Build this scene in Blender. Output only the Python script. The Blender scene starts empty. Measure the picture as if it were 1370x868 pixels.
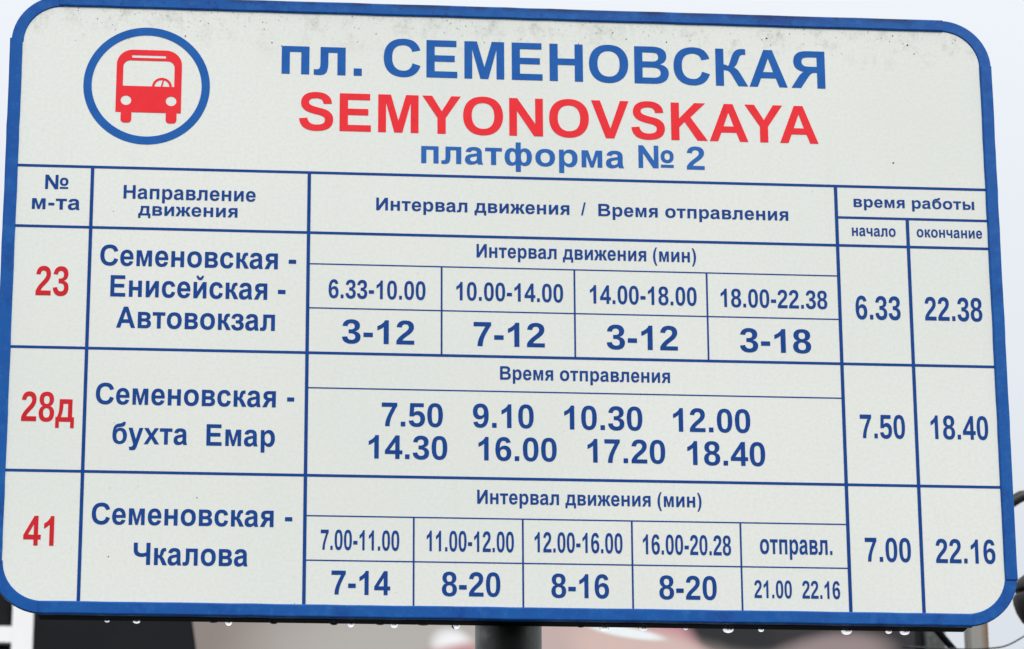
import bpy, math, random
from mathutils import Vector
from mathutils.geometry import delaunay_2d_cdt

random.seed(7)
SC = bpy.context.scene
COL = SC.collection
ZH = 2.66            # height above the ground of the timetable's main heading line; sign coordinates are measured from it

# ------------------------------------------------------------------ camera
cam_d = bpy.data.cameras.new('camera')
cam = bpy.data.objects.new('camera', cam_d)
COL.objects.link(cam)
cam.location = (-0.24797, -2.88161, ZH - 0.97156)
cam.rotation_euler = (1.86833843, 0.00579192, -0.09275505)
cam_d.sensor_width = 36.0
cam_d.lens = 4427.455 / 1370 * 36.0
cam_d.clip_start = 0.05
cam_d.clip_end = 2000
cam_d.dof.use_dof = True
cam_d.dof.focus_distance = 3.02
cam_d.dof.aperture_fstop = 20
SC.camera = cam

# ------------------------------------------------------------------ sky, sun, exposure
SUN_EL, SUN_AZ = math.radians(42), math.radians(160)      # azimuth measured from +Y (north) clockwise
world = bpy.data.worlds.new('World')
SC.world = world
world.use_nodes = True
nt = world.node_tree
nt.nodes.clear()
out = nt.nodes.new('ShaderNodeOutputWorld')
bg = nt.nodes.new('ShaderNodeBackground')
bg.inputs['Strength'].default_value = 0.1
sky = nt.nodes.new('ShaderNodeTexSky')
sky.sky_type = 'NISHITA'
sky.sun_disc = False
sky.sun_elevation = SUN_EL
sky.sun_rotation = SUN_AZ
# overcast cover: the standard overcast luminance, three times brighter overhead than at the horizon
tc = nt.nodes.new('ShaderNodeTexCoord')
sep = nt.nodes.new('ShaderNodeSeparateXYZ')
nt.links.new(tc.outputs['Generated'], sep.inputs[0])
ramp = nt.nodes.new('ShaderNodeValToRGB')
ramp.color_ramp.elements[0].position = 0.0
ramp.color_ramp.elements[1].position = 1.0
ramp.color_ramp.elements[0].color = (0.38, 0.405, 0.43, 1)
ramp.color_ramp.elements[1].color = (0.98, 1.0, 1.04, 1)
nt.links.new(sep.outputs['Z'], ramp.inputs['Fac'])
# very soft cloud mottling
nz = nt.nodes.new('ShaderNodeTexNoise')
nz.inputs['Scale'].default_value = 2.2
nz.inputs['Detail'].default_value = 3
nt.links.new(tc.outputs['Generated'], nz.inputs['Vector'])
mr = nt.nodes.new('ShaderNodeMapRange')
mr.inputs['To Min'].default_value = 14.0
mr.inputs['To Max'].default_value = 16.6
nt.links.new(nz.outputs['Fac'], mr.inputs['Value'])
mul = nt.nodes.new('ShaderNodeVectorMath')
mul.operation = 'SCALE'
nt.links.new(ramp.outputs['Color'], mul.inputs[0])
nt.links.new(mr.outputs['Result'], mul.inputs['Scale'])
mx = nt.nodes.new('ShaderNodeMix')
mx.data_type = 'RGBA'
mx.inputs['Factor'].default_value = 0.92
nt.links.new(sky.outputs['Color'], mx.inputs['A'])
nt.links.new(mul.outputs[0], mx.inputs['B'])
nt.links.new(mx.outputs['Result'], bg.inputs['Color'])
nt.links.new(bg.outputs[0], out.inputs['Surface'])

sun_d = bpy.data.lights.new('sun', 'SUN')
sun_d.energy = 1.95
sun_d.angle = math.radians(20)
sun_d.color = (1.0, 0.97, 0.92)
sun = bpy.data.objects.new('sun', sun_d)
COL.objects.link(sun)
sdir = Vector((math.sin(SUN_AZ) * math.cos(SUN_EL), math.cos(SUN_AZ) * math.cos(SUN_EL), math.sin(SUN_EL)))
sun.rotation_euler = (-sdir).to_track_quat('-Z', 'Y').to_euler()
sun.location = (1, -2, 6)

SC.view_settings.view_transform = 'Standard'
SC.view_settings.look = 'None'
SC.view_settings.gamma = 1
SC.view_settings.use_curve_mapping = False
SC.view_settings.exposure = 0.0

# ------------------------------------------------------------------ helpers
def srgb(r, g, b):
    f = lambda c: (c / 255 / 12.92) if c / 255 <= 0.04045 else ((c / 255 + 0.055) / 1.055) ** 2.4
    return (f(r), f(g), f(b), 1)

class Mat:
    def __init__(self, name, col, rough=0.5, metal=0.0, spec=0.5):
        self.m = bpy.data.materials.new(name)
        self.m.use_nodes = True
        self.t = self.m.node_tree
        self.b = self.t.nodes['Principled BSDF']
        self.b.inputs['Base Color'].default_value = col
        self.b.inputs['Roughness'].default_value = rough
        self.b.inputs['Metallic'].default_value = metal
        self.b.inputs['Specular IOR Level'].default_value = spec
        self.col = col
        self.src = None
        self.tc = self.t.nodes.new('ShaderNodeTexCoord').outputs['Object']
    def n(self, kind): return self.t.nodes.new(kind)
    def l(self, a, b): self.t.links.new(a, b)
    def noise(self, scale, detail=3, rough=0.5, stretch=(1, 1, 1), off=(0, 0, 0)):
        mp = self.n('ShaderNodeMapping')
        mp.inputs['Scale'].default_value = stretch
        mp.inputs['Location'].default_value = off
        self.l(self.tc, mp.inputs['Vector'])
        z = self.n('ShaderNodeTexNoise')
        z.inputs['Scale'].default_value = scale
        z.inputs['Detail'].default_value = detail
        z.inputs['Roughness'].default_value = rough
        self.l(mp.outputs[0], z.inputs['Vector'])
        return z.outputs['Fac']
    def rng(self, v, a, b, c=0.0, d=1.0, smooth=False):
        r = self.n('ShaderNodeMapRange')
        if smooth: r.interpolation_type = 'SMOOTHSTEP'
        for k, x in zip(('From Min', 'From Max', 'To Min', 'To Max'), (a, b, c, d)): r.inputs[k].default_value = x
        self.l(v, r.inputs['Value'])
        return r.outputs['Result']
    def math(self, op, a, b):
        q = self.n('ShaderNodeMath'); q.operation = op
        for i, x in enumerate((a, b)):
            if isinstance(x, (int, float)): q.inputs[i].default_value = x
            else: self.l(x, q.inputs[i])
        return q.outputs[0]
    def mix(self, fac, col2):
        """lay col2 over the colour so far where fac is 1"""
        q = self.n('ShaderNodeMix'); q.data_type = 'RGBA'
        if isinstance(fac, (int, float)): q.inputs['Factor'].default_value = fac
        else: self.l(fac, q.inputs['Factor'])
        if self.src is None: q.inputs['A'].default_value = self.col
        else: self.l(self.src, q.inputs['A'])
        q.inputs['B'].default_value = col2
        self.src = q.outputs['Result']
        self.l(self.src, self.b.inputs['Base Color'])
    def rough(self, v): self.l(v, self.b.inputs['Roughness'])
    def bump(self, h, dist, strength=1.0):
        q = self.n('ShaderNodeBump')
        q.inputs['Distance'].default_value = dist
        q.inputs['Strength'].default_value = strength
        self.l(h, q.inputs['Height'])
        self.l(q.outputs[0], self.b.inputs['Normal'])

def link(name, verts, faces, mat, parent=None, smooth=False):
    me = bpy.data.meshes.new(name)
    me.from_pydata([tuple(v) for v in verts], [], faces)
    me.update()
    if smooth:
        for p in me.polygons: p.use_smooth = True
    o = bpy.data.objects.new(name, me)
    COL.objects.link(o)
    if mat is not None: me.materials.append(mat.m)
    if parent is not None: o.parent = parent
    return o

def empty(name, loc, label, cat, group=None):
    o = bpy.data.objects.new(name, None)
    o.empty_display_size = 0.1
    COL.objects.link(o)
    o.location = loc
    tag(o, label, cat, group)
    return o

def tag(o, label, cat, group=None):
    o['label'] = label; o['category'] = cat
    if group: o['group'] = group

class MB:
    def __init__(s): s.v, s.f = [], []
    def add(s, vs, fs):
        k = len(s.v); s.v += vs; s.f += [tuple(i + k for i in f) for f in fs]; return s
    def box(s, x0, x1, y0, y1, z0, z1, b=0.0):
        """box, its four edges along the longest axis chamfered by b and its ends too"""
        if b <= 0:
            v = [(x, y, z) for x in (x0, x1) for y in (y0, y1) for z in (z0, z1)]
            return s.add(v, [(0, 1, 3, 2), (4, 6, 7, 5), (0, 4, 5, 1), (2, 3, 7, 6), (0, 2, 6, 4), (1, 5, 7, 3)])
        ring = lambda z, i: [(x0 + b + i, y0 + i, z), (x1 - b - i, y0 + i, z), (x1 - i, y0 + b + i, z), (x1 - i, y1 - b - i, z),
                             (x1 - b - i, y1 - i, z), (x0 + b + i, y1 - i, z), (x0 + i, y1 - b - i, z), (x0 + i, y0 + b + i, z)]
        rows = [ring(z0, b * .7), ring(z0 + b, 0), ring(z1 - b, 0), ring(z1, b * .7)]
        fs = [tuple(range(7, -1, -1)), tuple(range(24, 32))]
        for r in range(3):
            for i in range(8):
                j = (i + 1) % 8
                fs.append((r * 8 + i, r * 8 + j, r * 8 + 8 + j, r * 8 + 8 + i))
        return s.add([p for row in rows for p in row], fs)
    def tube(s, pts, rad, n=12, caps=True):
        pts = [Vector(p) for p in pts]
        if not hasattr(rad, '__len__'): rad = [rad] * len(pts)
        vs, fs = [], []
        for i, p in enumerate(pts):
            t = (pts[min(i + 1, len(pts) - 1)] - pts[max(i - 1, 0)]).normalized()
            a = t.cross(Vector((0.013, 1, 0.02))) if abs(t.y) < 0.9 else t.cross(Vector((1, 0, 0)))
            a.normalize(); b = t.cross(a)
            for k in range(n):
                w = 2 * math.pi * k / n
                vs.append(tuple(p + (a * math.cos(w) + b * math.sin(w)) * rad[i]))
        for i in range(len(pts) - 1):
            for k in range(n):
                j = (k + 1) % n
                fs.append((i * n + k, i * n + j, (i + 1) * n + j, (i + 1) * n + k))
        if caps:
            fs.append(tuple(range(n - 1, -1, -1)))
            fs.append(tuple(range((len(pts) - 1) * n, len(pts) * n)))
        return s.add(vs, fs)
    def build(s, name, mat, parent=None, smooth=False): return link(name, s.v, s.f, mat, parent, smooth)

def sweep(path, profile, closed=False):
    """path: list of (x, z, nx, nz) with n pointing outward; profile: closed loop of (inset from the outer edge, y)"""
    m = len(profile); v, f = [], []
    for x, z, nx, nz in path:
        for i, y in profile: v.append((x - nx * i, y, z - nz * i))
    for a in range(len(path) - 1):
        for k in range(m):
            j = (k + 1) % m
            f.append((a * m + k, a * m + j, (a + 1) * m + j, (a + 1) * m + k))
    f.append(tuple(range(m)))
    f.append(tuple(range(len(v) - 1, len(v) - m - 1, -1)))
    return v, f

# ------------------------------------------------------------------ materials
def print_mat(name, rgb, rough=0.55):
    m = Mat(name, srgb(*rgb), rough, spec=.12)
    m.mix(m.rng(m.noise(60, 4), .35, .75, 0, .16), srgb(*[min(255, c + 40) for c in rgb]))
    m.mix(m.rng(m.noise(35, 5, .7, off=(7, 3, 2)), .55, .75, 0, .30), srgb(*[max(0, c - 28) for c in rgb]))
    m.mix(m.rng(m.noise(900, 2), .5, .8, 0, .10), srgb(*[max(0, c - 25) for c in rgb]))
    return m

M_PANEL = Mat('white_sign_film', srgb(230, 233, 228), 0.5, spec=0.2)
p = M_PANEL
p.mix(p.rng(p.noise(2.6, 2, .4, off=(1.3, 0, .4)), .38, .62, 0, .55), srgb(221, 225, 220))
p.mix(p.rng(p.noise(320, 2), .35, .7, 0, .30), srgb(208, 209, 200))
p.mix(p.rng(p.noise(9, 4, off=(3, 1, 2)), .45, .75, 0, .10), srgb(232, 226, 214))
p.mix(p.rng(p.noise(70, 2, stretch=(1, 1, .08)), .55, .85, 0, .08), srgb(198, 196, 186))
sp = p.n('ShaderNodeSeparateXYZ'); p.l(p.tc, sp.inputs[0])
topb = p.rng(sp.outputs['Z'], .165, .216, 0, 1)
stain = p.math('MULTIPLY', topb, p.rng(p.noise(52, 6, .75, (1, 1, .8)), .50, .68, 0, 1))
stain2 = p.math('MULTIPLY', stain, p.rng(p.noise(230, 3, .7), .35, .7, .15, 1))
p.mix(p.math('MULTIPLY', stain2, .78), srgb(148, 146, 135))
topc = p.rng(sp.outputs['Z'], .185, .214, 0, 1)
spk = p.math('MULTIPLY', topc, p.rng(p.noise(420, 2, .6, off=(5, 0, 1)), .64, .70, 0, 1))
p.mix(p.math('MULTIPLY', spk, .6), srgb(70, 72, 68))
p.bump(p.noise(500, 2), .00008, .4)

def frame_mat(name, edge_dirt):
    m = Mat(name, srgb(8, 86, 162), 0.48, spec=.18)
    m.mix(m.rng(m.noise(26, 4, off=(1, 2, 3)), .35, .65, 0, .5), srgb(8, 70, 150))
    m.mix(m.rng(m.noise(90, 5, .7), .50, .70, 0, .4), srgb(44, 112, 180))
    m.mix(m.rng(m.noise(20, 5, .7, off=(9, 2, 3)), .53, .66, 0, .55), srgb(4, 46, 126))
    m.mix(m.rng(m.noise(400, 4, .8, off=(2, 2, 3)), .60, .72, 0, .35), srgb(90, 130, 180))
    if edge_dirt:
        s_ = m.n('ShaderNodeSeparateXYZ'); m.l(m.tc, s_.inputs[0])
        e = m.rng(s_.outputs['Z'], .2225, .2285, 0, 1)
        m.mix(m.math('MULTIPLY', e, m.rng(m.noise(30, 4), .38, .55, 0, .95)), srgb(20, 26, 46))
        m.mix(m.rng(m.noise(150, 4, .7, off=(4, 4, 4)), .58, .68, 0, .45), srgb(12, 30, 80))
    m.rough(m.rng(m.noise(60, 3), .3, .7, .3, .55))
    m.bump(m.noise(180, 3), .0002, .5)
    return m
M_FRAME = frame_mat('blue_edge_trim', False)
M_FRAME_TOP = frame_mat('blue_edge_trim_weathered', True)
M_LINE = print_mat('dark_blue_print', (8, 62, 136))
M_TITLE = print_mat('mid_blue_print', (24, 90, 168))
M_PALE_BLUE = print_mat('faded_blue_print', (38, 98, 174))
M_RED = print_mat('bright_red_print', (234, 44, 54))
M_DRED = print_mat('deep_red_print', (200, 30, 40))
M_RAIL = Mat('black_and_underside_shade', (0.003, 0.003, 0.004, 1), 0.6, spec=.05)  # near-black colour carries the underside shade; brace and end cap share it
M_BACK = Mat('grey_sheet_back', (0.25, 0.26, 0.27, 1), 0.5, .6)
M_GALV = Mat('galvanised_steel', (0.06, 0.07, 0.064, 1), 0.45, .5)
M_GALV.mix(M_GALV.rng(M_GALV.noise(22, 4), .4, .65, 0, .7), (0.02, 0.025, 0.022, 1))
M_GALV.mix(M_GALV.rng(M_GALV.noise(60, 3, off=(2, 2, 2)), .5, .7, 0, .5), (0.17, 0.185, 0.17, 1))
M_GALV.bump(M_GALV.noise(80, 3), .0006, .6)
M_DIRT = Mat('dark_grit', (0.045, 0.045, 0.04, 1), 0.9)
M_WATER = Mat('rain_water', (1, 1, 1, 1), 0.0)
M_WATER.b.inputs['Transmission Weight'].default_value = 1.0
M_WATER.b.inputs['IOR'].default_value = 1.333

# ------------------------------------------------------------------ lettering: outlines of a bold grotesque, 2048 units to the em
# each glyph: advance, then contours; '|' starts a new overlapping piece (pieces are merged, contours inside one piece cut each other)
G = {
'0': (1139, 'M1055 705Q1055 348 932 164Q810 -20 565 -20Q81 -20 81 705Q81 958 134 1118Q187 1278 293 1354Q399 1430 573 1430Q823 1430 939 1249Q1055 1068 1055 705ZM773 705Q773 900 754 1008Q735 1116 693 1163Q651 1210 571 1210Q486 1210 442 1162Q399 1115 380 1007Q362 900 362 705Q362 512 381 403Q401 295 443 248Q486 201 567 201Q647 201 690 250Q734 300 753 409Q773 518 773 705Z'),
'1': (1139, 'M790 0H512V1015Q372 878 163 812V1057Q273 1093 402 1192Q528 1290 574 1415H790Z'),
'2': (1139, 'M71 0V195Q126 316 227 431Q329 546 483 671Q631 791 690 869Q750 947 750 1022Q750 1206 565 1206Q475 1206 427 1157Q380 1109 366 1012L83 1028Q107 1224 229 1327Q352 1430 563 1430Q791 1430 913 1326Q1035 1222 1035 1034Q1035 935 996 855Q957 775 896 707Q835 640 760 581Q686 522 616 466Q546 410 488 353Q431 296 403 231H1057V0Z'),
'3': (1139, 'M1065 391Q1065 193 935 85Q805 -23 565 -23Q338 -23 204 81Q70 186 47 383L333 408Q360 205 564 205Q665 205 721 255Q777 305 777 408Q777 502 709 552Q641 602 507 602H409V829H501Q622 829 683 878Q744 928 744 1020Q744 1107 695 1156Q647 1206 554 1206Q467 1206 413 1158Q360 1110 352 1022L71 1042Q93 1224 222 1327Q351 1430 559 1430Q780 1430 904 1330Q1029 1231 1029 1055Q1029 923 951 838Q874 753 728 725V721Q890 702 977 614Q1065 527 1065 391Z'),
'4': (1139, 'M940 287V0H672V287H31V498L690 1415H940V515H1118V287ZM672 515V1010L316 515Z'),
'5': (1139, 'M1082 469Q1082 245 942 112Q803 -20 560 -20Q348 -20 220 75Q93 171 63 352L344 375Q366 285 422 244Q478 203 563 203Q668 203 730 270Q793 337 793 463Q793 574 734 640Q675 707 569 707Q452 707 378 616H104L153 1409H1000V1180H408L385 844Q487 934 640 934Q841 934 961 809Q1082 684 1082 469Z'),
'6': (1139, 'M1065 461Q1065 236 939 108Q813 -20 591 -20Q342 -20 208 154Q75 329 75 672Q75 1049 210 1239Q346 1430 598 1430Q777 1430 880 1351Q984 1272 1027 1106L762 1069Q724 1208 592 1208Q479 1208 414 1095Q350 982 350 752Q395 827 475 867Q555 907 656 907Q845 907 955 787Q1065 667 1065 461ZM783 453Q783 573 727 636Q672 700 575 700Q482 700 426 640Q370 581 370 483Q370 360 428 279Q487 199 582 199Q677 199 730 266Q783 334 783 453Z'),
'7': (1139, 'M1056 1210Q954 1090 869 895Q785 754 722 611Q659 469 622 318Q586 150 584 0H303Q303 176 349 340Q395 505 482 675Q560 846 740 1160H88V1409H1056Z'),
'8': (1139, 'M1076 397Q1076 199 945 89Q814 -20 571 -20Q330 -20 197 89Q65 198 65 395Q65 530 143 622Q221 715 352 741Q238 766 168 854Q98 942 98 1057Q98 1230 220 1330Q343 1430 567 1430Q796 1430 918 1332Q1041 1235 1041 1055Q1041 940 971 853Q902 766 785 741Q921 717 998 627Q1076 538 1076 397ZM752 1040Q752 1140 706 1186Q660 1233 567 1233Q385 1233 385 1040Q385 838 569 838Q661 838 706 885Q752 932 752 1040ZM785 420Q785 641 565 641Q463 641 408 583Q354 525 354 416Q354 292 408 235Q462 178 573 178Q682 178 733 235Q785 292 785 420Z'),
'9': (1139, 'M1063 727Q1063 352 926 166Q789 -20 537 -20Q351 -20 245 59Q140 139 96 311L360 348Q399 201 540 201Q658 201 721 314Q785 427 787 649Q749 574 662 531Q576 489 476 489Q290 489 180 615Q71 742 71 958Q71 1180 199 1305Q328 1430 563 1430Q816 1430 939 1254Q1063 1079 1063 727ZM766 924Q766 1055 708 1132Q651 1210 556 1210Q463 1210 409 1142Q356 1075 356 956Q356 839 409 768Q462 698 557 698Q647 698 706 759Q766 821 766 924Z'),
'.': (569, 'M139 0V281H420V0Z'),
'-': (682, 'M85 395V655H600V395Z'),
'/': (569, 'M0 -24L360 1484H566L210 -24Z'),
'(': (682, 'M595 -425H402Q250 -198 170 26Q95 250 95 531Q95 810 172 1034Q250 1258 404 1484H593Q460 1250 408 1025Q356 800 356 530Q356 257 408 32Q460 -192 595 -425Z'),
')': (682, 'M87 -425H280Q432 -198 512 26Q587 250 587 531Q587 810 510 1034Q432 1258 278 1484H89Q222 1250 274 1025Q326 800 326 530Q326 257 274 32Q222 -192 87 -425Z'),
' ': (569, ''),
'A': (1479, 'M1133 0L1008 330H471L346 0H41L575 1409H893L1435 0ZM739 1090L553 565H918Z'),
'B': (1479, 'M1386 402Q1386 210 1242 105Q1098 0 842 0H137V1409H782Q1040 1409 1172 1319Q1305 1230 1305 1055Q1305 935 1238 852Q1172 770 1036 741Q1207 721 1296 633Q1386 546 1386 402ZM1008 1015Q1008 1110 947 1150Q887 1180 768 1180H432V841H770Q895 841 951 884Q1008 928 1008 1015ZM1090 425Q1090 612 806 612H432V229H817Q959 229 1024 275Q1090 322 1090 425Z'),
'C': (1479, 'M795 222Q1052 222 1116 510L1403 423Q1340 199 1179 89Q1019 -20 795 -20Q455 -20 269 172Q84 365 84 700Q84 1058 269 1244Q452 1430 790 1430Q1030 1430 1186 1330Q1342 1201 1395 1008L1105 947Q1082 1058 1000 1123Q909 1188 788 1188Q598 1188 489 1074Q386 950 386 711Q386 468 492 345Q594 222 795 222Z'),
'E': (1366, 'M137 0V1409H1215V1171H432V842H1154V604H432V238H1246V0Z'),
'H': (1479, 'M1046 0V614H432V0H137V1409H432V858H1046V1409H1341V0Z'),
'K': (1479, 'M1082 0 626 690 432 484V0H137V1409H432V820L985 1409H1381L839 869L1450 0Z'),
'M': (1706, 'M1292 0V1109L997 0H711L416 1109V0H137V1409H587L854 448L1122 1409H1569V0Z'),
'N': (1479, 'M1021 0L412 935V0H137V1409H424L1066 458V1409H1341V0Z'),
'O': (1593, 'M1507 711Q1507 491 1420 324Q1333 157 1171 68Q1009 -20 793 -20Q461 -20 272 175Q84 371 84 711Q84 1050 272 1240Q460 1430 795 1430Q1130 1430 1318 1238Q1507 1046 1507 711ZM1196 711Q1196 939 1093 1063Q990 1188 795 1188Q597 1188 494 1064Q391 941 391 711Q391 479 496 350Q602 222 793 222Q991 222 1093 347Q1196 472 1196 711Z'),
'S': (1366, 'M1278 416Q1278 199 1124 89Q972 -20 682 -20Q411 -20 257 86Q103 192 72 437L359 465Q385 335 467 272Q541 215 690 215Q985 215 985 400Q985 459 949 498Q914 527 849 553Q785 579 602 616Q438 663 376 690Q314 718 264 758Q214 799 184 852Q134 924 134 1026Q134 1217 273 1323Q412 1430 676 1430Q938 1430 1079 1318Q1221 1206 1229 1007L934 995Q918 1109 855 1155Q796 1196 672 1196Q415 1196 415 1045Q415 998 449 968Q485 938 545 913Q596 892 752 852Q955 809 1042 767Q1130 726 1191 657Q1278 560 1278 416Z'),
'V': (1366, 'M822 0H519L2 1409H318L684 365L1038 1409H1348Z'),
'Y': (1366, 'M831 593V0H537V593L0 1409H345L689 840L1027 1409H1366Z'),
'К': (1320, 'M137 1409H432V812Q530 806 572 762Q612 720 690 1000Q760 1230 830 1310Q930 1420 1110 1418Q1190 1418 1235 1410V1198Q1205 1201 1165 1201Q1085 1202 1050 1165Q1015 1128 965 960Q905 775 800 715Q930 665 1025 500L1310 0H957L735 400Q660 535 600 568Q545 595 432 596V0H137Z'),
'Я': (1479, 'M1341 1409H700Q440 1409 315 1310Q188 1205 188 1010Q188 830 300 730Q400 645 560 620Q480 570 425 510Q370 445 275 290L95 0H450L660 325Q760 480 810 530Q868 588 960 590H1046V0H1341ZM1046 1175H765Q620 1175 555 1138Q490 1098 490 1003Q490 905 555 860Q612 818 770 818H1046Z'),
'И': (1479, 'M137 1409H412V490L1028 1409H1341V0H1066V910L452 0H137Z'),
'Ч': (1450, 'M1020 0V560Q870 505 690 505Q400 505 245 632Q100 755 100 990V1409H395V1040Q395 870 470 803Q545 738 705 738Q860 738 1020 805V1409H1315V0Z'),
'№': (2330, 'M1021 0L412 935V0H137V1409H424L1066 458V1409H1341V0Z|M2260 745Q2260 930 2160 1040Q2058 1150 1868 1150Q1680 1150 1578 1040Q1476 930 1476 745Q1476 560 1578 450Q1680 340 1868 340Q2058 340 2160 450Q2260 560 2260 745ZM2030 745Q2030 960 1868 960Q1706 960 1706 745Q1706 530 1868 530Q2030 530 2030 745Z|M1480 50V230H2256V50Z'),
'а': (1139, 'M393 -20Q236 -20 148 65Q60 151 60 296Q60 474 169 555Q279 640 487 662Q650 685 715 710V738Q715 815 678 850Q640 890 545 890Q475 890 437 862Q402 835 377 765L95 800Q136 959 243 1030Q351 1102 564 1102Q779 1102 885 1006Q990 914 990 714V340Q990 150 1062 0H785Q760 60 750 110Q600 -20 393 -20ZM715 530Q650 510 535 487Q430 465 390 440Q345 405 345 340Q345 270 385 227Q425 186 495 186Q580 186 645 240Q690 280 705 335Q715 375 715 460Z'),
'б': (1251, 'M95 560Q95 900 180 1090Q280 1310 520 1345Q700 1365 760 1385Q810 1400 820 1466H1050Q1045 1290 960 1210Q880 1140 640 1125Q480 1115 420 1070Q370 1030 345 930Q450 1070 680 1070Q900 1070 1030 925Q1160 780 1160 540Q1160 280 1015 130Q875 -20 630 -20Q360 -20 225 140Q95 290 95 560ZM870 530Q870 700 805 785Q745 865 635 865Q520 865 455 780Q385 690 385 530Q385 355 450 265Q515 175 630 175Q745 175 808 265Q870 355 870 530Z'),
'в': (1190, 'M143 1082H650Q860 1082 965 1006Q1075 930 1075 790Q1075 690 1015 625Q975 575 900 555Q1010 530 1060 468Q1115 400 1115 300Q1115 160 1010 80Q905 0 710 0H143ZM424 875H625Q720 875 757 848Q793 820 793 762Q793 705 757 678Q720 650 620 650H424ZM424 450H635Q745 450 790 422Q832 394 832 330Q832 265 790 236Q745 207 645 207H424Z'),
'д': (1290, 'M275 1082H1120V217H1250V-303H1010V0H270V-303H30V217H115Q225 350 258 600Q280 780 275 1082ZM530 865Q530 440 385 217H839V865Z'),
'е': (1139, 'M586 -20Q322 -20 195 134Q80 279 80 536Q80 804 213 953Q346 1102 570 1102Q813 1102 936 947Q1069 793 1059 450H361Q365 329 433 258Q492 188 595 188Q730 188 773 335L1053 295Q938 -20 586 -20ZM568 890Q487 890 428 831Q369 772 369 635H790Q784 759 720 824Q659 890 568 890Z'),
'ж': (1500, 'M610 0V1082H890V0Z|M890 665Q955 655 985 615Q1012 590 1045 850Q1080 965 1125 1020Q1190 1090 1320 1090Q1400 1090 1450 1082V890Q1425 893 1395 893Q1340 893 1315 850Q1300 820 1275 730Q1230 590 1145 555Q1250 520 1335 350L1510 0H1195L1050 310Q1000 410 972 435Q945 458 890 460Z|M610 665Q545 655 515 615Q488 590 455 850Q420 965 375 1020Q310 1090 180 1090Q100 1090 50 1082V890Q75 893 105 893Q160 893 185 850Q200 820 225 730Q270 590 355 555Q250 520 165 350L-10 0H305L450 310Q500 410 528 435Q555 458 610 460Z'),
'з': (1020, 'M375 655V455H510Q690 455 690 320Q690 250 642 213Q595 180 515 180Q345 180 300 365L45 320Q75 150 190 65Q305 -20 505 -20Q730 -20 855 70Q980 160 980 310Q980 490 790 560Q945 625 945 790Q945 930 830 1016Q715 1102 505 1102Q300 1102 190 1020Q90 940 62 790L315 745Q350 915 505 915Q655 915 655 785Q655 655 490 655Z'),
'и': (1251, 'M143 1082H411V430L830 1082H1108V0H840V650L421 0H143Z'),
'к': (1070, 'M143 1082H424V665Q495 658 522 622Q550 590 595 850Q635 975 690 1025Q755 1090 900 1090Q975 1090 1010 1084V888Q985 890 955 890Q895 890 870 850Q850 815 825 735Q780 590 690 555Q800 520 885 365L1085 0H765L600 320Q550 415 518 438Q485 460 424 460V0H143Z'),
'л': (1251, 'M240 1082H1108V0H827V865H512V483Q512 190 440 85Q370 -15 195 -15Q105 -15 12 2V207Q65 204 105 204Q180 204 212 260Q240 316 240 470Z'),
'м': (1433, 'M143 0V1082H503L716 365L928 1082H1290V0H1030V745L805 0H628L403 745V0Z'),
'н': (1241, 'M143 1082H424V663H817V1082H1098V0H817V445H424V0H143Z'),
'о': (1251, 'M1171 542Q1171 279 1025 129Q879 -20 626 -20Q368 -20 224 130Q80 280 80 542Q80 803 224 952Q368 1102 627 1102Q892 1102 1031 957Q1171 813 1171 542ZM883 542Q883 715 811 798Q740 881 626 881Q510 881 440 798Q368 715 368 542Q368 369 440 285Q510 201 626 201Q740 201 811 285Q883 369 883 542Z'),
'п': (1241, 'M143 0V1082H1098V0H817V860H424V0Z'),
'р': (1251, 'M1167 546Q1167 275 1048 127Q930 -20 742 -20Q650 -20 573 19Q490 62 424 132V-398H143V1082H405V925Q455 1005 540 1053Q625 1102 730 1102Q919 1102 1043 959Q1167 814 1167 546ZM878 546Q878 715 815 798Q752 885 651 885Q549 885 484 805Q420 722 420 560Q420 375 489 287Q559 199 657 199Q752 199 815 280Q878 362 878 546Z'),
'с': (1139, 'M594 -20Q348 -20 214 126Q80 273 80 541Q80 803 215 952Q350 1102 598 1102Q789 1102 901 1020Q1018 940 1067 757L790 707Q776 795 728 838Q680 881 599 881Q490 881 430 805Q368 735 368 560Q368 365 432 285Q495 203 605 203Q686 203 735 247Q784 292 805 400L1079 354Q1036 165 915 72Q800 -20 594 -20Z'),
'т': (1000, 'M35 1082H965V860H640V0H360V860H35Z'),
'у': (1139, 'M283 -418Q182 -418 100 -396L76 -176Q140 -190 193 -190Q275 -190 317 -140Q355 -92 380 -10L14 1082H312L560 330L806 1082H1099L720 20L652 -165Q614 -260 580 -308Q545 -355 500 -383Q420 -418 283 -418Z'),
'ф': (1731, 'M725 1466H1006V1010Q1090 1102 1225 1102Q1410 1102 1515 950Q1620 800 1620 541Q1620 280 1515 130Q1410 -20 1225 -20Q1090 -20 1006 75V-398H725V75Q640 -20 506 -20Q320 -20 215 130Q110 280 110 541Q110 800 215 950Q320 1102 506 1102Q640 1102 725 1010ZM555 890Q470 890 432 800Q392 715 392 541Q392 365 432 280Q470 190 555 190Q640 190 680 280Q718 365 718 541Q718 715 680 800Q640 890 555 890ZM1176 890Q1091 890 1051 800Q1013 715 1013 541Q1013 365 1051 280Q1091 190 1176 190Q1261 190 1299 280Q1339 365 1339 541Q1339 715 1299 800Q1261 890 1176 890Z'),
'х': (1139, 'M815 0L565 378L313 0H4L402 558L22 1082H347L569 736L797 1082H1110L737 571L1144 0Z'),
'ч': (1190, 'M767 0V400Q660 340 510 340Q310 340 200 435Q92 530 92 720V1082H373V770Q373 655 422 607Q470 562 570 562Q675 562 767 610V1082H1048V0Z'),
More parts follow.
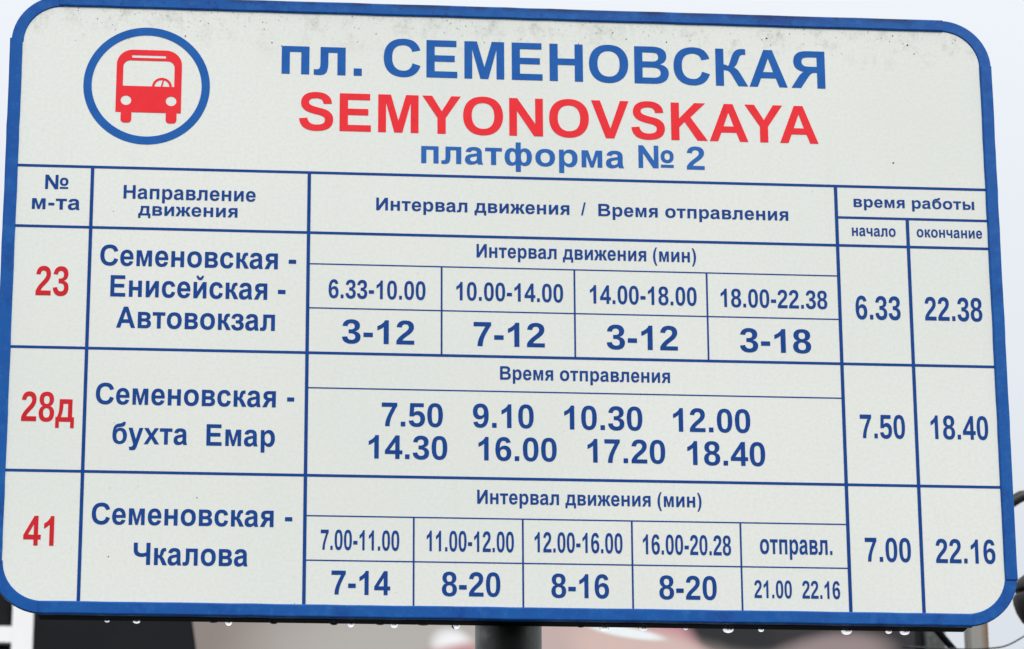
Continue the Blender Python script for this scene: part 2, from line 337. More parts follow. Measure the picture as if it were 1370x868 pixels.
'ы': (1600, 'M143 1082H424V700H610Q835 700 950 605Q1062 515 1062 352Q1062 190 957 95Q852 0 630 0H143ZM424 485H590Q690 485 735 455Q780 425 780 347Q780 270 735 238Q690 207 590 207H424Z|M1180 0V1082H1461V0Z'),
'я': (1170, 'M1027 1082H520Q320 1082 215 1000Q110 915 110 760Q110 640 185 562Q250 497 365 468Q300 440 248 370Q228 340 148 200L35 0H360L470 215Q535 340 585 385Q635 430 715 430H746V0H1027ZM746 878H585Q480 878 437 850Q394 820 394 752Q394 690 440 660Q485 630 590 630H746Z'),
}
G['й'] = (G['и'][0], G['и'][1] + '|M345 1502H505Q525 1385 625 1385Q725 1385 745 1502H905Q890 1370 818 1290Q745 1206 625 1206Q505 1206 432 1290Q360 1370 345 1502Z')
for a, b in zip('АВЕМНОС', 'ABEMHOC'): G[a] = G[b]

def parse(d):
    """an outline written with M L H V Q Z into closed point loops"""
    import re
    toks = re.findall(r'[MLHVQZ]|-?\d+', d)
    loops, cur, i, cmd, pen = [], None, 0, None, (0, 0)
    while i < len(toks):
        if toks[i].isalpha():
            cmd = toks[i]; i += 1
            if cmd == 'Z': loops.append(cur); cur = None
            continue
        if cmd in 'ML':
            pen = (int(toks[i]), int(toks[i + 1])); i += 2
            if cmd == 'M': cur = [pen]; cmd = 'L'
            else: cur.append(pen)
        elif cmd == 'H': pen = (int(toks[i]), pen[1]); i += 1; cur.append(pen)
        elif cmd == 'V': pen = (pen[0], int(toks[i])); i += 1; cur.append(pen)
        elif cmd == 'Q':
            cx, cy, ex, ey = map(int, toks[i:i + 4]); i += 4
            n = 5
            for k in range(1, n + 1):
                t = k / n
                cur.append(((1 - t) ** 2 * pen[0] + 2 * t * (1 - t) * cx + t * t * ex, (1 - t) ** 2 * pen[1] + 2 * t * (1 - t) * cy + t * t * ey))
            pen = (ex, ey)
    res = []
    for L in loops:
        c = [L[0]]
        for q in L[1:]:
            if abs(q[0] - c[-1][0]) + abs(q[1] - c[-1][1]) > 1: c.append(q)
        if abs(c[0][0] - c[-1][0]) + abs(c[0][1] - c[-1][1]) < 1.5: c.pop()
        res.append(c)
    return res

def fill(pieces):
    """pieces: list of lists of loops -> one triangle mesh, even-odd inside a piece, union over pieces"""
    vs, fs, owner = [], [], []
    for pi, loops in enumerate(pieces):
        for L in loops:
            if sum(L[i - 1][0] * L[i][1] - L[i][0] * L[i - 1][1] for i in range(len(L))) < 0: L = L[::-1]
            k = len(vs); vs += [Vector(q) for q in L]
            fs.append(list(range(k, k + len(L)))); owner.append(pi)
    if not vs: return [], []
    v, e, f, ov, oe, of = delaunay_2d_cdt(vs, [], fs, 0, 1e-4, True)
    keep = []
    for tri, src in zip(f, of):
        cnt = {}
        for s_ in src: cnt[owner[s_]] = cnt.get(owner[s_], 0) + 1
        if any(c % 2 for c in cnt.values()): keep.append(tuple(tri))
    return [(q.x, q.y) for q in v], keep

_cache = {}
def glyph(ch):
    if ch not in _cache:
        adv, d = G[ch]
        _cache[ch] = (adv,) + fill([parse(s_) for s_ in d.split('|')] if d else [])
    return _cache[ch]

def flat(name, v2, tris, mat, parent, y):
    """a printed film: flat triangles turned to face the street, at depth y"""
    fs = []
    for t in tris:
        a, b, c = (v2[i] for i in t[:3])
        cr = (b[0] - a[0]) * (c[1] - a[1]) - (b[1] - a[1]) * (c[0] - a[0])
        fs.append(t if cr > 0 else tuple(reversed(t)))
    return link(name, [(x, y, z) for x, z in v2], fs, mat, parent)

REF = {'c': 1409, 'x': 1082, 'h': 1409, 's': 1484}
def lettering(text, mat, ref, x0, x1, z, h, parent):
    """text set between x0 and x1 (millimetres), standing on z"""
    vs, fs, pen = [], [], 0
    prev = ''
    for ch in text:
        adv, gv, gf = glyph(ch)
        if prev + ch in ('AY', 'YA'): pen -= 152
        prev = ch
        k = len(vs)
        vs += [(x + pen, y) for x, y in gv]
        fs += [tuple(i + k for i in t) for t in gf]
        pen += adv
    used = {i for t in fs for i in t}
    lo = min(vs[i][0] for i in used); hi = max(vs[i][0] for i in used)
    sx = (x1 - x0) / (hi - lo); sy = h / REF[ref]
    vs = [((x0 + (x - lo) * sx) / 1000, (z + y * sy) / 1000) for x, y in vs]
    return flat('lettering', vs, fs, mat, parent, -0.0003)

# ------------------------------------------------------------------ ground (out of view, under the bus stop)
M_GROUND = Mat('wet_asphalt', (0.05, 0.05, 0.052, 1), 0.5)
M_GROUND.mix(M_GROUND.rng(M_GROUND.noise(1.2, 5), .4, .65, 0, .6), (0.03, 0.03, 0.032, 1))
M_GROUND.rough(M_GROUND.rng(M_GROUND.noise(.8, 4), .4, .6, .25, .6))
gr = link('ground', [(-300, -300, 0), (300, -300, 0), (300, 300, 0), (-300, 300, 0)], [(0, 1, 2, 3)], M_GROUND)
gr['kind'] = 'structure'
# ------------------------------------------------------------------ things behind the sign
# advertising hoarding: dark board with a white letter, and a printed picture, on posts
BY = 6.0
hb = empty('billboard', (0.4, BY, 0), 'dark billboard with a white letter and a pink and grey picture, behind the sign', 'billboard')
def onb(x): return x - 0.4
M_BOARD = Mat('black_board_face', (0.010, 0.011, 0.013, 1), 0.6, spec=.08)
M_BOARD.mix(M_BOARD.rng(M_BOARD.noise(3, 4), .4, .7, 0, .5), (0.016, 0.018, 0.020, 1))
M_BPOST = Mat('painted_steel_post', (0.05, 0.055, 0.055, 1), 0.5)
M_LET = Mat('white_letter_acrylic', (0.9, 0.9, 0.9, 1), 0.35)
M_LET.mix(M_LET.rng(M_LET.noise(12, 3), .5, .8, 0, .15), (0.6, 0.6, 0.58, 1))
MB().box(onb(-1.35), onb(1.73), 0, .09, ZH - .75, ZH + 1.36).build('board', M_BOARD, hb)
lm = MB()
lm.box(onb(-.767), onb(-.711), -.035, -.0005, ZH + .69, ZH + 1.03)
lm.box(onb(-.999), onb(-.943), -.035, -.0005, ZH + .69, ZH + 1.03)
lm.box(onb(-.9428), onb(-.7672), -.0335, -.0005, ZH + .829, ZH + .873)
lm.build('letter', M_LET, hb)

M_POSTER = Mat('printed_picture', srgb(146, 136, 130), 0.5, spec=.15)
q = M_POSTER
def blob(m, x, z, rx, rz, col, soft=.5, rot=0.0, amt=1.0):
    """a soft-edged ellipse of ink centred at x, z on the board"""
    mp = m.n('ShaderNodeMapping'); mp.vector_type = 'TEXTURE'
    mp.inputs['Location'].default_value = (onb(x), 0, ZH + z)
    mp.inputs['Rotation'].default_value = (0, rot, 0)
    mp.inputs['Scale'].default_value = (rx, 1, rz)
    m.l(m.tc, mp.inputs['Vector'])
    s_ = m.n('ShaderNodeSeparateXYZ'); m.l(mp.outputs[0], s_.inputs[0])
    d = m.math('ADD', m.math('MULTIPLY', s_.outputs['X'], s_.outputs['X']), m.math('MULTIPLY', s_.outputs['Z'], s_.outputs['Z']))
    d = m.math('ADD', d, m.math('MULTIPLY', m.math('SUBTRACT', m.noise(5, 3), .5), .35))
    m.mix(m.rng(d, 1 - soft, 1 + soft, amt, 0, True), col)
q.mix(q.rng(q.noise(3, 3), .4, .7, 0, .35), srgb(132, 120, 114))
blob(q, .30, .80, .40, .22, srgb(180, 175, 170), .9)
blob(q, .43, .835, .06, .045, srgb(246, 246, 248), .9, .5)
blob(q, .55, .78, .22, .07, srgb(184, 110, 110), .6)
blob(q, .80, .80, .30, .25, srgb(196, 174, 170), .5)
blob(q, 1.22, 1.0, .36, .165, srgb(42, 43, 47), .35, .15)
blob(q, 1.62, .90, .30, .30, srgb(52, 50, 54), .3)
blob(q, 1.00, .84, .10, .09, srgb(200, 150, 156), .6, .4)
blob(q, .99, .80, .24, .085, srgb(212, 186, 178), .5, .3)
blob(q, .905, .885, .10, .014, srgb(238, 244, 246), .6, .16)
blob(q, 1.47, .82, .17, .065, srgb(152, 136, 136), .7, -.15)
blob(q, -.05, .20, .5, .45, srgb(210, 170, 165), .5)
blob(q, 1.0, .1, .5, .4, srgb(160, 60, 75), .6)
link('picture', [(onb(-.040), -.004, ZH - .70), (onb(1.71), -.004, ZH - .70), (onb(1.71), -.004, ZH + 1.31), (onb(-.346), -.004, ZH + 1.31)],
     [(0, 1, 2, 3)], M_POSTER, hb)
MB().box(onb(1.734), onb(1.775), -.02, .10, ZH - .80, ZH + 1.40, .006).build('frame', M_GALV, hb)
for x in (-1.0, 1.80):
    MB().box(onb(x) - .024 if x > 0 else onb(x) - .05, onb(x) + .024 if x > 0 else onb(x) + .05, .11, .2, 0, ZH + 1.38, .008).build('post', M_BPOST, hb)

# pale rust-edged post with a brace, just right of the billboard
rp = empty('utility_post', (.925, 2.0, 0), 'pale steel post with a rusty right edge under the lower right corner of the sign', 'post')
M_PALE = Mat('weathered_pale_paint', (0.26, 0.25, 0.225, 1), 0.6)
s_ = M_PALE.n('ShaderNodeSeparateXYZ'); M_PALE.l(M_PALE.tc, s_.inputs[0])
e = M_PALE.rng(s_.outputs['X'], .001, .0115)
M_PALE.mix(M_PALE.math('MULTIPLY', e, M_PALE.rng(M_PALE.noise(30, 4), .3, .6, .4, 1)), (0.16, 0.085, 0.04, 1))
M_PALE.mix(M_PALE.rng(M_PALE.noise(12, 4, stretch=(1, 1, .2)), .5, .7, 0, .5), (0.22, 0.19, 0.15, 1))
MB().box(-.017, .0145, -.017, .017, 0, ZH + .33, .004).build('pole', M_PALE, rp)
MB().tube([(-.075, -.02, ZH + .065), (-.046, -.022, ZH + .029), (-.012, -.024, ZH - .012), (.05, -.024, ZH - .085)], .0055, 8).build('brace', M_RAIL, rp)

M_CABLE = Mat('black_rubber_cable', (0.012, 0.012, 0.013, 1), 0.5)
def arc(pts, n=8):
    """a smooth curve through the points"""
    P = [Vector(a) for a in pts]; P = [P[0] * 2 - P[1]] + P + [P[-1] * 2 - P[-2]]
    o = []
    for i in range(1, len(P) - 2):
        for k in range(n):
            t = k / n
            o.append(.5 * ((2 * P[i]) + (P[i + 1] - P[i - 1]) * t + (2 * P[i - 1] - 5 * P[i] + 4 * P[i + 1] - P[i + 2]) * t * t + (3 * P[i] - P[i - 1] - 3 * P[i + 1] + P[i + 2]) * t ** 3))
    o.append(P[-2])
    return o
c1 = MB().tube(arc([(.70, 1.5, ZH + .02), (.80, 1.5, ZH + .092), (.8668, 1.5, ZH + .1385), (.886, 1.5, ZH + .1455), (.93, 1.5, ZH + .150), (1.05, 1.5, ZH + .14), (1.5, 1.6, ZH + .05)]), .0080, 10).build('cable', M_CABLE, smooth=True)
tag(c1, 'thick black cable curving out from behind the right edge of the sign', 'cable')
c2 = MB().tube(arc([(.70, 1.5, ZH - .070), (.7862, 1.5, ZH - .0725), (.8175, 1.5, ZH - .0712), (.8437, 1.5, ZH - .0673), (.8705, 1.5, ZH - .0534), (.8922, 1.5, ZH - .0374), (1.0, 1.5, ZH + .06), (1.4, 1.6, ZH + .3)]), .0011, 6).build('cable', M_CABLE, smooth=True)
tag(c2, 'thin black wire sagging below the lower right corner of the sign', 'cable')
# two-lobed dark fitting carried by the thick cable's bracket
ft = empty('wire_fitting', (.866, 1.4, ZH - .022), 'dark rounded two-lobed metal fitting cut off by the right edge of the picture', 'fitting')
M_FIT = Mat('dark_cast_iron', (0.014, 0.014, 0.015, 1), 0.45, .2)
M_FIT.mix(M_FIT.rng(M_FIT.noise(60, 3), .5, .7, 0, .5), (0.04, 0.036, 0.034, 1))
def lobe(z0, z1, prof, name):
    n = 24; v, f = [], []
    for t, r in prof:
        for k in range(n):
            a = 2 * math.pi * k / n
            v.append((r * math.cos(a), r * math.sin(a), z0 + (z1 - z0) * t))
    for i in range(len(prof) - 1):
        for k in range(n):
            j = (k + 1) % n; f.append((i * n + k, i * n + j, (i + 1) * n + j, (i + 1) * n + k))
    f.append(tuple(range(n - 1, -1, -1))); f.append(tuple(range((len(prof) - 1) * n, len(prof) * n)))
    return link(name, v, f, M_FIT, ft, True)
lobe(.009, .036, [(0, .0295), (.1, .0305), (.35, .030), (.6, .026), (.85, .017), (1, .008)], 'upper_cap')
lobe(-.044, .0045, [(0, .006), (.08, .014), (.25, .0225), (.5, .0290), (.75, .0325), (.92, .033), (1, .031)], 'lower_cap')
MB().tube([(0, 0, .03), (0, 0, .12), (.02, .06, .17)], .004, 8).build('stem', M_FIT, ft)
MB().tube([(0, 0, .0046), (0, 0, .0089)], .024, 20).build('gasket', M_CABLE, ft)

# ------------------------------------------------------------------ the sign's post
sp_ = empty('sign_post', (.0262, .0625, 0), 'round galvanised steel post carrying the timetable sign, seen just below it', 'post')
tube = MB().tube([(0, 0, 0), (0, 0, ZH + .17)], .0303, 40)
tube.build('pole', M_GALV, sp_, True)
MB().tube([(0, 0, ZH - .3445), (0, 0, ZH - .309)], .0345, 40).build('clamp_band', M_GALV, sp_, True)
MB().tube([(0, 0, ZH + .10), (0, 0, ZH + .135)], .0345, 40).build('clamp_band', M_GALV, sp_, True)
MB().tube([(0, 0, ZH + .17), (0, 0, ZH + .178)], [.0315, .025], 40).build('end_cap', M_RAIL, sp_)

# ------------------------------------------------------------------ the timetable sign
sg = empty('timetable_sign', (0, 0, ZH), 'white bus stop timetable sign with rounded blue edge, blue table and red route numbers', 'sign')
XL, XR, ZB, ZT, RAD = -.4385, .4840, -.3590, .2275, .047

def corner(cx, cz, r, a0, a1, n=14):
    return [(cx + r * math.cos(a0 + (a1 - a0) * k / n), cz + r * math.sin(a0 + (a1 - a0) * k / n), math.cos(a0 + (a1 - a0) * k / n), math.sin(a0 + (a1 - a0) * k / n)) for k in range(n + 1)]
H = math.pi / 2
cs = {'tr': (XR - RAD, ZT - RAD + .0006, 0, H), 'tl': (XL + RAD, ZT - RAD - .0008, H, 2 * H), 'bl': (XL + RAD, ZB + RAD, 2 * H, 3 * H), 'br': (XR - RAD, ZB + RAD, 3 * H, 4 * H)}
# panel: 3 mm sheet, slightly inside the trim
rim = []
for key in ('tr', 'tl', 'bl', 'br'):
    cx, cz, a0, a1 = cs[key]
    rim += [(x, z) for x, z, _, _ in corner(cx, cz, RAD - .002, a0, a1)]
n = len(rim)
panel = link('panel', [(x, 0, z) for x, z in rim] + [(x, .003, z) for x, z in rim],
             [tuple(range(n - 1, -1, -1)), tuple(range(n, 2 * n))] + [(i, (i + 1) % n, n + (i + 1) % n, n + i) for i in range(n)], M_PANEL, sg)
# the top edge bows a little: the sheet is not quite level (left lower than right)
W_ = .0112
P_COR = [(0.0, .0035), (0.0, -.0004), (.0006, -.0011), (W_ - .0008, -.0011), (W_, -.0002), (W_, .0002), (.003, .0035)]
P_STR = [(-.0004, .006), (-.0004, -.0012), (.0001, -.0019), (.0009, -.0022), (W_ - .0014, -.0022), (W_ - .0005, -.0017), (W_ + .0001, -.0006), (W_ + .0001, .0002), (.0035, .006)]
for key in ('tl', 'tr', 'bl', 'br'):
    cx, cz, a0, a1 = cs[key]
    v, f = sweep(corner(cx, cz, RAD, a0, a1), P_COR)
    link('corner_trim', v, f, M_FRAME, sg)
def jit(a, b, n, amp):
    return [a + (b - a) * k / n for k in range(n + 1)], [random.uniform(-amp, amp) for _ in range(n + 1)]
def strip(kind, a, b, mat, nseg=40, amp=.0002):
    s1, j = jit(a, b, nseg, amp)
    if kind == 'top': path = [(s, ZT - .0003 + .0008 * (s - XL) / (XR - XL) + d, 0, 1) for s, d in zip(s1, j)]
    if kind == 'bottom': path = [(s, ZB + d, 0, -1) for s, d in zip(s1, j)]
    if kind == 'left': path = [(XL - .0008 + d, s, -1, 0) for s, d in zip(s1, j)]
    if kind == 'right': path = [(XR + d, s, 1, 0) for s, d in zip(s1, j)]
    v, f = sweep(path, P_STR)
    o = link('edge_strip', v, f, mat, sg)
    return o
strip('top', XL + RAD - .004, XR - RAD + .002, M_FRAME_TOP)
strip('bottom', XL + RAD - .003, XR - RAD + .004, M_FRAME)
strip('left', ZB + RAD - .002, ZT - RAD + .002, M_FRAME)
strip('right', ZB + RAD - .004, ZT - RAD + .002, M_FRAME)
# stiffening rails behind the sheet; the lower one's black paints in the shade under the sign
MB().box(XL + RAD - .003, XR - RAD + .0005, .0064, .0232, ZB - .0008, ZB + .017).build('bottom_rail', M_RAIL, sg)
MB().box(XL + RAD, XR - RAD, .0036, .0225, ZT - .03, ZT - .008).build('top_rail', M_BACK, sg)
for z in (-.327, .1175):
    MB().box(-.16, .21, .0034, .0275, z - .013, z + .013, .002).build('mounting_bracket', M_BACK, sg)

# ruled lines of the table
LX = {'L': -.4285, 'V1': -.36, 'V2': -.1616, 'V3': .33, 'V4': .3969, 'R': .4735, 's1': -.0393, 's2': .0832, 's3': .2062, 't1': -.0642, 't2': .0339, 't3': .1326, 't4': .2315}
LZ = {'H1': .0584, 'Hs': .0275, 'H2': 0, 'H3': -.1149, 'H4': -.2296, 'B': -.3474, 'a1': -.03, 'a2': -.0722, 'b1': -.1479, 'c1': -.2668, 'c2': -.3075}
def hline(a, b, z, w, y):
    x0, x1, z = LX[a], LX[b], LZ[z]
    flat('table_line', [(x0, z - w / 2), (x1, z - w / 2), (x1, z + w / 2), (x0, z + w / 2)], [(0, 1, 2, 3)], M_LINE, sg, y)
def vline(x, a, b, w, y, up=0):
    x, z1, z0 = LX[x], LZ[a] + up, LZ[b]
    flat('table_line', [(x - w / 2, z0), (x + w / 2, z0), (x + w / 2, z1), (x - w / 2, z1)], [(0, 1, 2, 3)], M_LINE, sg, y)
hline('L', 'R', 'H1', .0026, -.0002)
hline('V3', 'R', 'Hs', .0024, -.0002)
for z in ('H2', 'H3', 'H4'): hline('L', 'R', z, .0026, -.0002)
for z in ('a1', 'a2', 'b1', 'c1', 'c2'): hline('V2', 'V3', z, .0012, -.0002)
for x, a, b in (('V1', 'H1', 'B'), ('V2', 'H1', 'B'), ('V3', 'H1', 'B'), ('V4', 'Hs', 'B')): vline(x, a, b, .0031, -.0004, .001)
for x in ('s1', 's2', 's3'): vline(x, 'a1', 'H3', .0016, -.0003)
for x in ('t1', 't2', 't3', 't4'): vline(x, 'c1', 'B', .0016, -.0003)

# lettering: text, ink, height reference, left, right, baseline, height (millimetres on the sheet)
INK = {'P': M_PALE_BLUE, 'T': M_TITLE, 'R': M_RED, 'B': M_LINE, 'D': M_DRED}
TEXT = [
    ('пл.', 'T', 'x', -188.7, -114.0, 155.3, 27.7),
    ('СЕМЕНОВСКАЯ', 'T', 'c', -93.6, 324.0, 155.7, 37.4),
    ('SEMYONOVSKAYA', 'R', 'c', -171.8, 315.5, 100.0, 37.4),
    ('платформа', 'P', 'x', -58.3, 131.0, 70.6, 16.8),
    ('№', 'P', 'c', 144.7, 177.8, 71.5, 22.3),
    ('2', 'P', 'c', 190.1, 206.9, 71.1, 22.6),
    ('№', 'B', 'c', -402.6, -381.6, 36.0, 13.8),
    ('м-та', 'B', 'x', -413.9, -370.6, 16.4, 10.4),
    ('Направление', 'B', 'c', -331.2, -210.6, 28.6, 13.1),
    ('движения', 'B', 'x', -317.4, -226.9, 12.8, 9.1),
    ('Семеновская', 'B', 'c', -350.5, -189.3, -36.1, 19.7),
    ('-', 'B', 'h', -179.4, -172.6, -36.2, 20.6),
    ('Енисейская', 'B', 'c', -340.5, -198.5, -65.5, 20.2),
    ('-', 'B', 'h', -188.8, -181.9, -65.5, 20.9),
    ('Автовокзал', 'B', 'c', -334.4, -191.1, -95.0, 20.0),
    ('23', 'D', 'c', -407.7, -378.2, -65.9, 27.5),
    ('28д', 'D', 'c', -416.2, -369.2, -184.1, 27.2),
    ('Семеновская', 'B', 'c', -350.5, -189.2, -167.0, 19.7),
    ('-', 'B', 'h', -179.0, -172.6, -166.9, 20.3),
    ('бухта', 'B', 'c', -334.6, -267.9, -203.5, 19.5),
    ('Емар', 'B', 'c', -250.8, -189.5, -203.7, 19.8),
    ('41', 'D', 'c', -410.2, -383.4, -298.0, 26.9),
    ('Семеновская', 'B', 'c', -350.7, -189.5, -277.8, 19.5),
    ('-', 'B', 'h', -179.3, -172.8, -277.8, 20.0),
    ('Чкалова', 'B', 'c', -312.8, -211.9, -314.0, 20.0),
    ('Интервал движения', 'B', 'c', -99.7, 79.3, 23.4, 12.2),
    ('/', 'B', 's', 90.1, 94.6, 23.4, 12.5),
    ('Время отправления', 'B', 'c', 106.3, 284.4, 23.0, 12.0),
    ('Интервал движения (мин)', 'B', 'c', -7.1, 196.7, -20.1, 13.0),
    ('6.33-10.00', 'B', 'c', -142.7, -54.1, -62.4, 17.7),
    ('10.00-14.00', 'B', 'c', -25.8, 72.6, -61.8, 17.5),
    ('14.00-18.00', 'B', 'c', 97.4, 196.4, -62.1, 17.7),
    ('18.00-22.38', 'B', 'c', 218.8, 318.4, -62.5, 17.6),
    ('3-12', 'B', 'c', -130.1, -64.2, -105.2, 22.5),
    ('7-12', 'B', 'c', -10.0, 55.3, -105.2, 22.9),
    ('3-12', 'B', 'c', 112.3, 178.0, -105.5, 23.2),
    ('3-18', 'B', 'c', 235.7, 301.9, -105.5, 22.7),
    ('время работы', 'B', 'x', 346.7, 461.3, 38.2, 8.1),
    ('начало', 'B', 'x', 344.1, 385.4, 9.7, 8.1),
    ('окончание', 'B', 'x', 405.4, 467.5, 10.0, 7.8),
    ('6.33', 'B', 'c', 344.8, 386.9, -71.5, 22.6),
    ('22.38', 'B', 'c', 409.9, 464.0, -71.2, 22.6),
    ('7.50', 'B', 'c', 344.8, 386.5, -185.3, 22.3),
    ('18.40', 'B', 'c', 410.5, 464.1, -184.9, 22.3),
    ('7.00', 'B', 'c', 345.1, 387.2, -300.9, 22.1),
    ('22.16', 'B', 'c', 410.1, 465.0, -301.2, 22.2),
    ('Время отправления', 'B', 'c', 14.1, 170.1, -136.6, 12.7),
    ('7.50', 'B', 'c', -93.5, -38.1, -182.5, 22.0),
    ('9.10', 'B', 'c', -10.8, 44.5, -182.1, 22.1),
    ('10.30', 'B', 'c', 72.4, 143.9, -182.3, 22.3),
    ('12.00', 'B', 'c', 172.2, 243.2, -182.5, 22.1),
    ('14.30', 'B', 'c', -105.1, -34.1, -212.9, 21.7),
    ('16.00', 'B', 'c', -5.8, 65.2, -212.8, 21.8),
    ('17.20', 'B', 'c', 93.3, 164.3, -213.0, 22.0),
    ('18.40', 'B', 'c', 184.6, 256.1, -213.6, 22.3),
    ('Интервал движения (мин)', 'B', 'c', -7.1, 196.5, -253.2, 12.9),
    ('7.00-11.00', 'B', 'c', -147.3, -77.1, -297.7, 18.3),
    ('11.00-12.00', 'B', 'c', -52.6, 25.8, -297.5, 18.7),
    ('12.00-16.00', 'B', 'c', 44.5, 123.9, -297.0, 18.4),
    ('16.00-20.28', 'B', 'c', 142.4, 222.5, -297.3, 18.2),
    ('отправл.', 'B', 'x', 248.9, 315.0, -295.3, 13.6),
    ('7-14', 'B', 'c', -137.4, -85.0, -338.3, 21.7),
    ('8-20', 'B', 'c', -38.9, 13.4, -338.3, 21.9),
    ('8-16', 'B', 'c', 59.2, 111.1, -338.4, 21.8),
    ('8-20', 'B', 'c', 156.5, 208.5, -338.4, 21.6),
    ('21.00', 'B', 'c', 242.7, 276.8, -336.0, 16.2),
    ('22.16', 'B', 'c', 286.3, 320.8, -335.9, 16.2),
]
for t, ink, ref, x0, x1, z, h in TEXT:
    o = lettering(t, INK[ink], ref, x0, x1, z, h, sg)
    if ink == 'D': o['label'] = 'deep red route number'
    if ink == 'R': o['label'] = 'bright red station name'
    if ink in 'TP': o['label'] = 'mid blue heading'

# bus emblem: blue ring and red bus
def ell(cx, cz, rx, rz, n=64, a0=0, a1=2 * math.pi):
    return [(cx + rx * math.cos(a0 + (a1 - a0) * k / n), cz + rz * math.sin(a0 + (a1 - a0) * k / n)) for k in range(n + (0 if a1 - a0 > 6.28 else 1))]
def rrect(x0, x1, z0, z1, rt, rb, n=8):
    o = []
    for cx, cz, r, a in ((x1, z1, rt, 0), (x0, z1, rt, H), (x0, z0, rb, 2 * H), (x1, z0, rb, 3 * H)):
        if r <= 0: o.append((cx, cz)); continue
        ccx = cx - r if cx == x1 else cx + r; ccz = cz - r if cz == z1 else cz + r
        o += [(ccx + r * math.cos(a + H * k / n), ccz + r * math.sin(a + H * k / n)) for k in range(n + 1)]
    return o
def mm(L): return [(x / 1000, z / 1000) for x, z in L]
CX, CZ = -312.9, 139.4
v, f = fill([[mm(ell(CX, CZ, 58.2, 57.8, 96)), mm(ell(CX, CZ, 50.6, 50.0, 96))]])
flat('emblem_ring', v, f, M_TITLE, sg, -.0003)
bx0, bx1 = -341.0, -280.9
body = rrect(bx0, bx1, 113.0, 175.3, 15, 0, 12)
body = [(x, z if z < 160 else 160 + (z - 160) * .97) for x, z in body]
win = rrect(-334.9, -287.6, 138.9, 164.2, 6.5, 0)
slot = rrect(-327.2, -295.8, 166.9, 169.5, .6, .6, 3)
lampL, lampR = ell(-331.6, 124.6, 4.9, 4.7, 28), ell(-290.1, 124.7, 4.9, 4.7, 28)
st_o = ell(-298.9, 138.9, 9.1, 8.8, 20, 0, math.pi)
st_i = ell(-298.9, 138.9, 6.9, 6.6, 20, 0, math.pi)
spoke = [(-300.2, 138.0), (-298.7, 138.0), (-296.9, 145.8), (-298.3, 145.8)]
wl = rrect(-336.1, -326.2, 102.6, 114.0, 0, 3.4); wr = rrect(-294.7, -284.8, 102.8, 114.0, 0, 3.4)
v, f = fill([[mm(body), mm(win), mm(slot), mm(lampL), mm(lampR)], [mm(st_o), mm(st_i)], [mm(spoke)], [mm(wl)], [mm(wr)]])
flat('emblem_bus', v, f, M_RED, sg, -.0003)

# grit and fly specks stuck to the sheet
gv, gf = [], []
def speck(x, z, r):
    k = len(gv); m = random.randint(5, 7); a = random.random() * 6
    st = random.uniform(.5, 1.0)
    gv.append((x, -.0007, z))
    for i in range(m):
        w = a + 2 * math.pi * i / m; rr = r * random.uniform(.6, 1.2)
        gv.append((x + rr * math.cos(w), -.00045, z + rr * st * math.sin(w)))
    for i in range(m): gf.append((k, k + 1 + (i + 1) % m, k + 1 + i))
for x, z, r in ((.386, .083, .0013), (-.2785, .190, .0011), (-.198, .186, .0009), (-.189, .183, .0008), (-.2055, .199, .0007), (.269, .205, .0013), (.2645, .2035, .0009),
                (.4045, .2025, .0011), (.3905, .2115, .001), (.4105, .1935, .0008), (.1735, .198, .0009), (.135, .200, .0009), (-.340, .016, .0009), (-.258, -.252, .0008),
                (-.335, -.307, .0008), (-.086, .124, .0009), (.196, .023, .0006), (.1425, -.1475, .0006), (-.170, -.347, .0006), (.122, .206, .0008), (.096, .2005, .0006)):
    speck(x, z, r * .85)
for _ in range(150):
    x = random.uniform(-.40, .46); z = .2155 - abs(random.gauss(0, .014))
    speck(x, z, random.uniform(.0002, .0006))
for _ in range(60):
    speck(random.uniform(-.41, .46), random.uniform(-.34, .20), random.uniform(.00015, .00035))
d = link('dirt_speck', gv, gf, M_DIRT, sg)
d['kind'] = 'stuff'

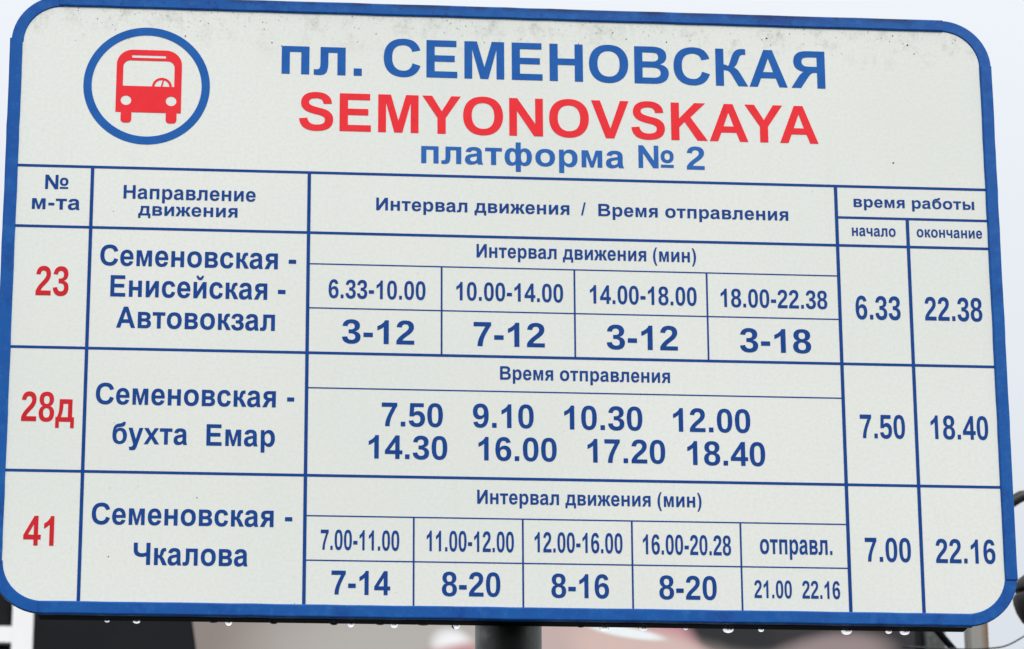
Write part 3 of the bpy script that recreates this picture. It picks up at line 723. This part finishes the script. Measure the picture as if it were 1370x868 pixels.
# ------------------------------------------------------------------ rain drops hanging from the back of the lower rail
def drop_mesh(w, h):
    """a bead of water clinging round the rail's back edge"""
    n, m = 24, 12; v, f = [(0, 0, h)], []
    for i in range(1, m):
        a = math.pi * i / m
        for k in range(n):
            b = 2 * math.pi * k / n
            v.append((w / 2 * math.sin(a) * math.cos(b), w * .45 * math.sin(a) * math.sin(b), h * math.cos(a)))
    v.append((0, 0, -h)); last = len(v) - 1
    for k in range(n):
        j = (k + 1) % n
        f.append((0, 1 + k, 1 + j)); f.append((last, 1 + (m - 2) * n + j, 1 + (m - 2) * n + k))
        for i in range(m - 2): f.append((1 + i * n + k, 1 + (i + 1) * n + k, 1 + (i + 1) * n + j, 1 + i * n + j))
    return v, f
DROPS = [
    (-0.3350, 0.0060, 0.0022, 'small white-lit rain drop under the sign, leftmost of all, below the route number column'),
    (-0.3090, 0.0085, 0.0034, 'flat wide rain drop under the sign just right of the leftmost small one'),
    (-0.2409, 0.0128, 0.0030, 'shallow dark rain drop left of the bright round one, below the Chkalova street name'),
    (-0.2275, 0.0085, 0.0056, 'bright round rain drop under the middle of the direction column'),
    (-0.1875, 0.0102, 0.0037, 'dark rain drop below the right end of the direction column'),
    (-0.1340, 0.0102, 0.0041, 'dark bulging rain drop below the 7-14 cell, left of a bright one'),
    (-0.1187, 0.0085, 0.0049, 'bright rain drop below the 7-14 cell'),
    (-0.0927, 0.0119, 0.0030, 'shallow dark rain drop below the gap between 7-14 and 8-20'),
    (-0.0800, 0.0094, 0.0049, 'bright rain drop under the line left of the first 8-20 cell'),
    (-0.0539, 0.0153, 0.0026, 'very shallow dark rain drop below the left part of the first 8-20 cell'),
    (-0.0246, 0.0102, 0.0056, 'bright round rain drop just left of the sign post'),
    (0.0876, 0.0102, 0.0026, 'shallow dark rain drop below the 8-16 cell'),
    (0.1090, 0.0111, 0.0056, 'bright rain drop right of the post, below the end of 8-16'),
    (0.1444, 0.0111, 0.0045, 'bright rain drop below the start of the second 8-20 cell'),
    (0.1831, 0.0051, 0.0022, 'tiny rain drop below the middle of the second 8-20 cell'),
    (0.2218, 0.0128, 0.0056, 'large bright rain drop below the line left of the 21.00 cell'),
    (0.2518, 0.0068, 0.0034, 'small rain drop below the 21.00 departure time'),
    (0.3300, 0.0128, 0.0060, 'largest bright rain drop, under the line right of the 22.16 departure cell'),
    (0.3687, 0.0077, 0.0037, 'small rain drop left of the last bright one at the right end'),
    (0.3834, 0.0119, 0.0052, 'bright rain drop nearest the lower right corner of the sign'),
]
for x, w, h, lab in DROPS:
    v, f = drop_mesh(w * .80, h * .60)
    o = link('water_drop', v, f, M_WATER, None, True)
    o.location = (x, .0198 if 'dark' in lab else .0234, ZH + ZB - (.0004 if 'dark' in lab else .0010))
    tag(o, lab, 'water drop', 'rain drops hanging from the lower edge of the sign')
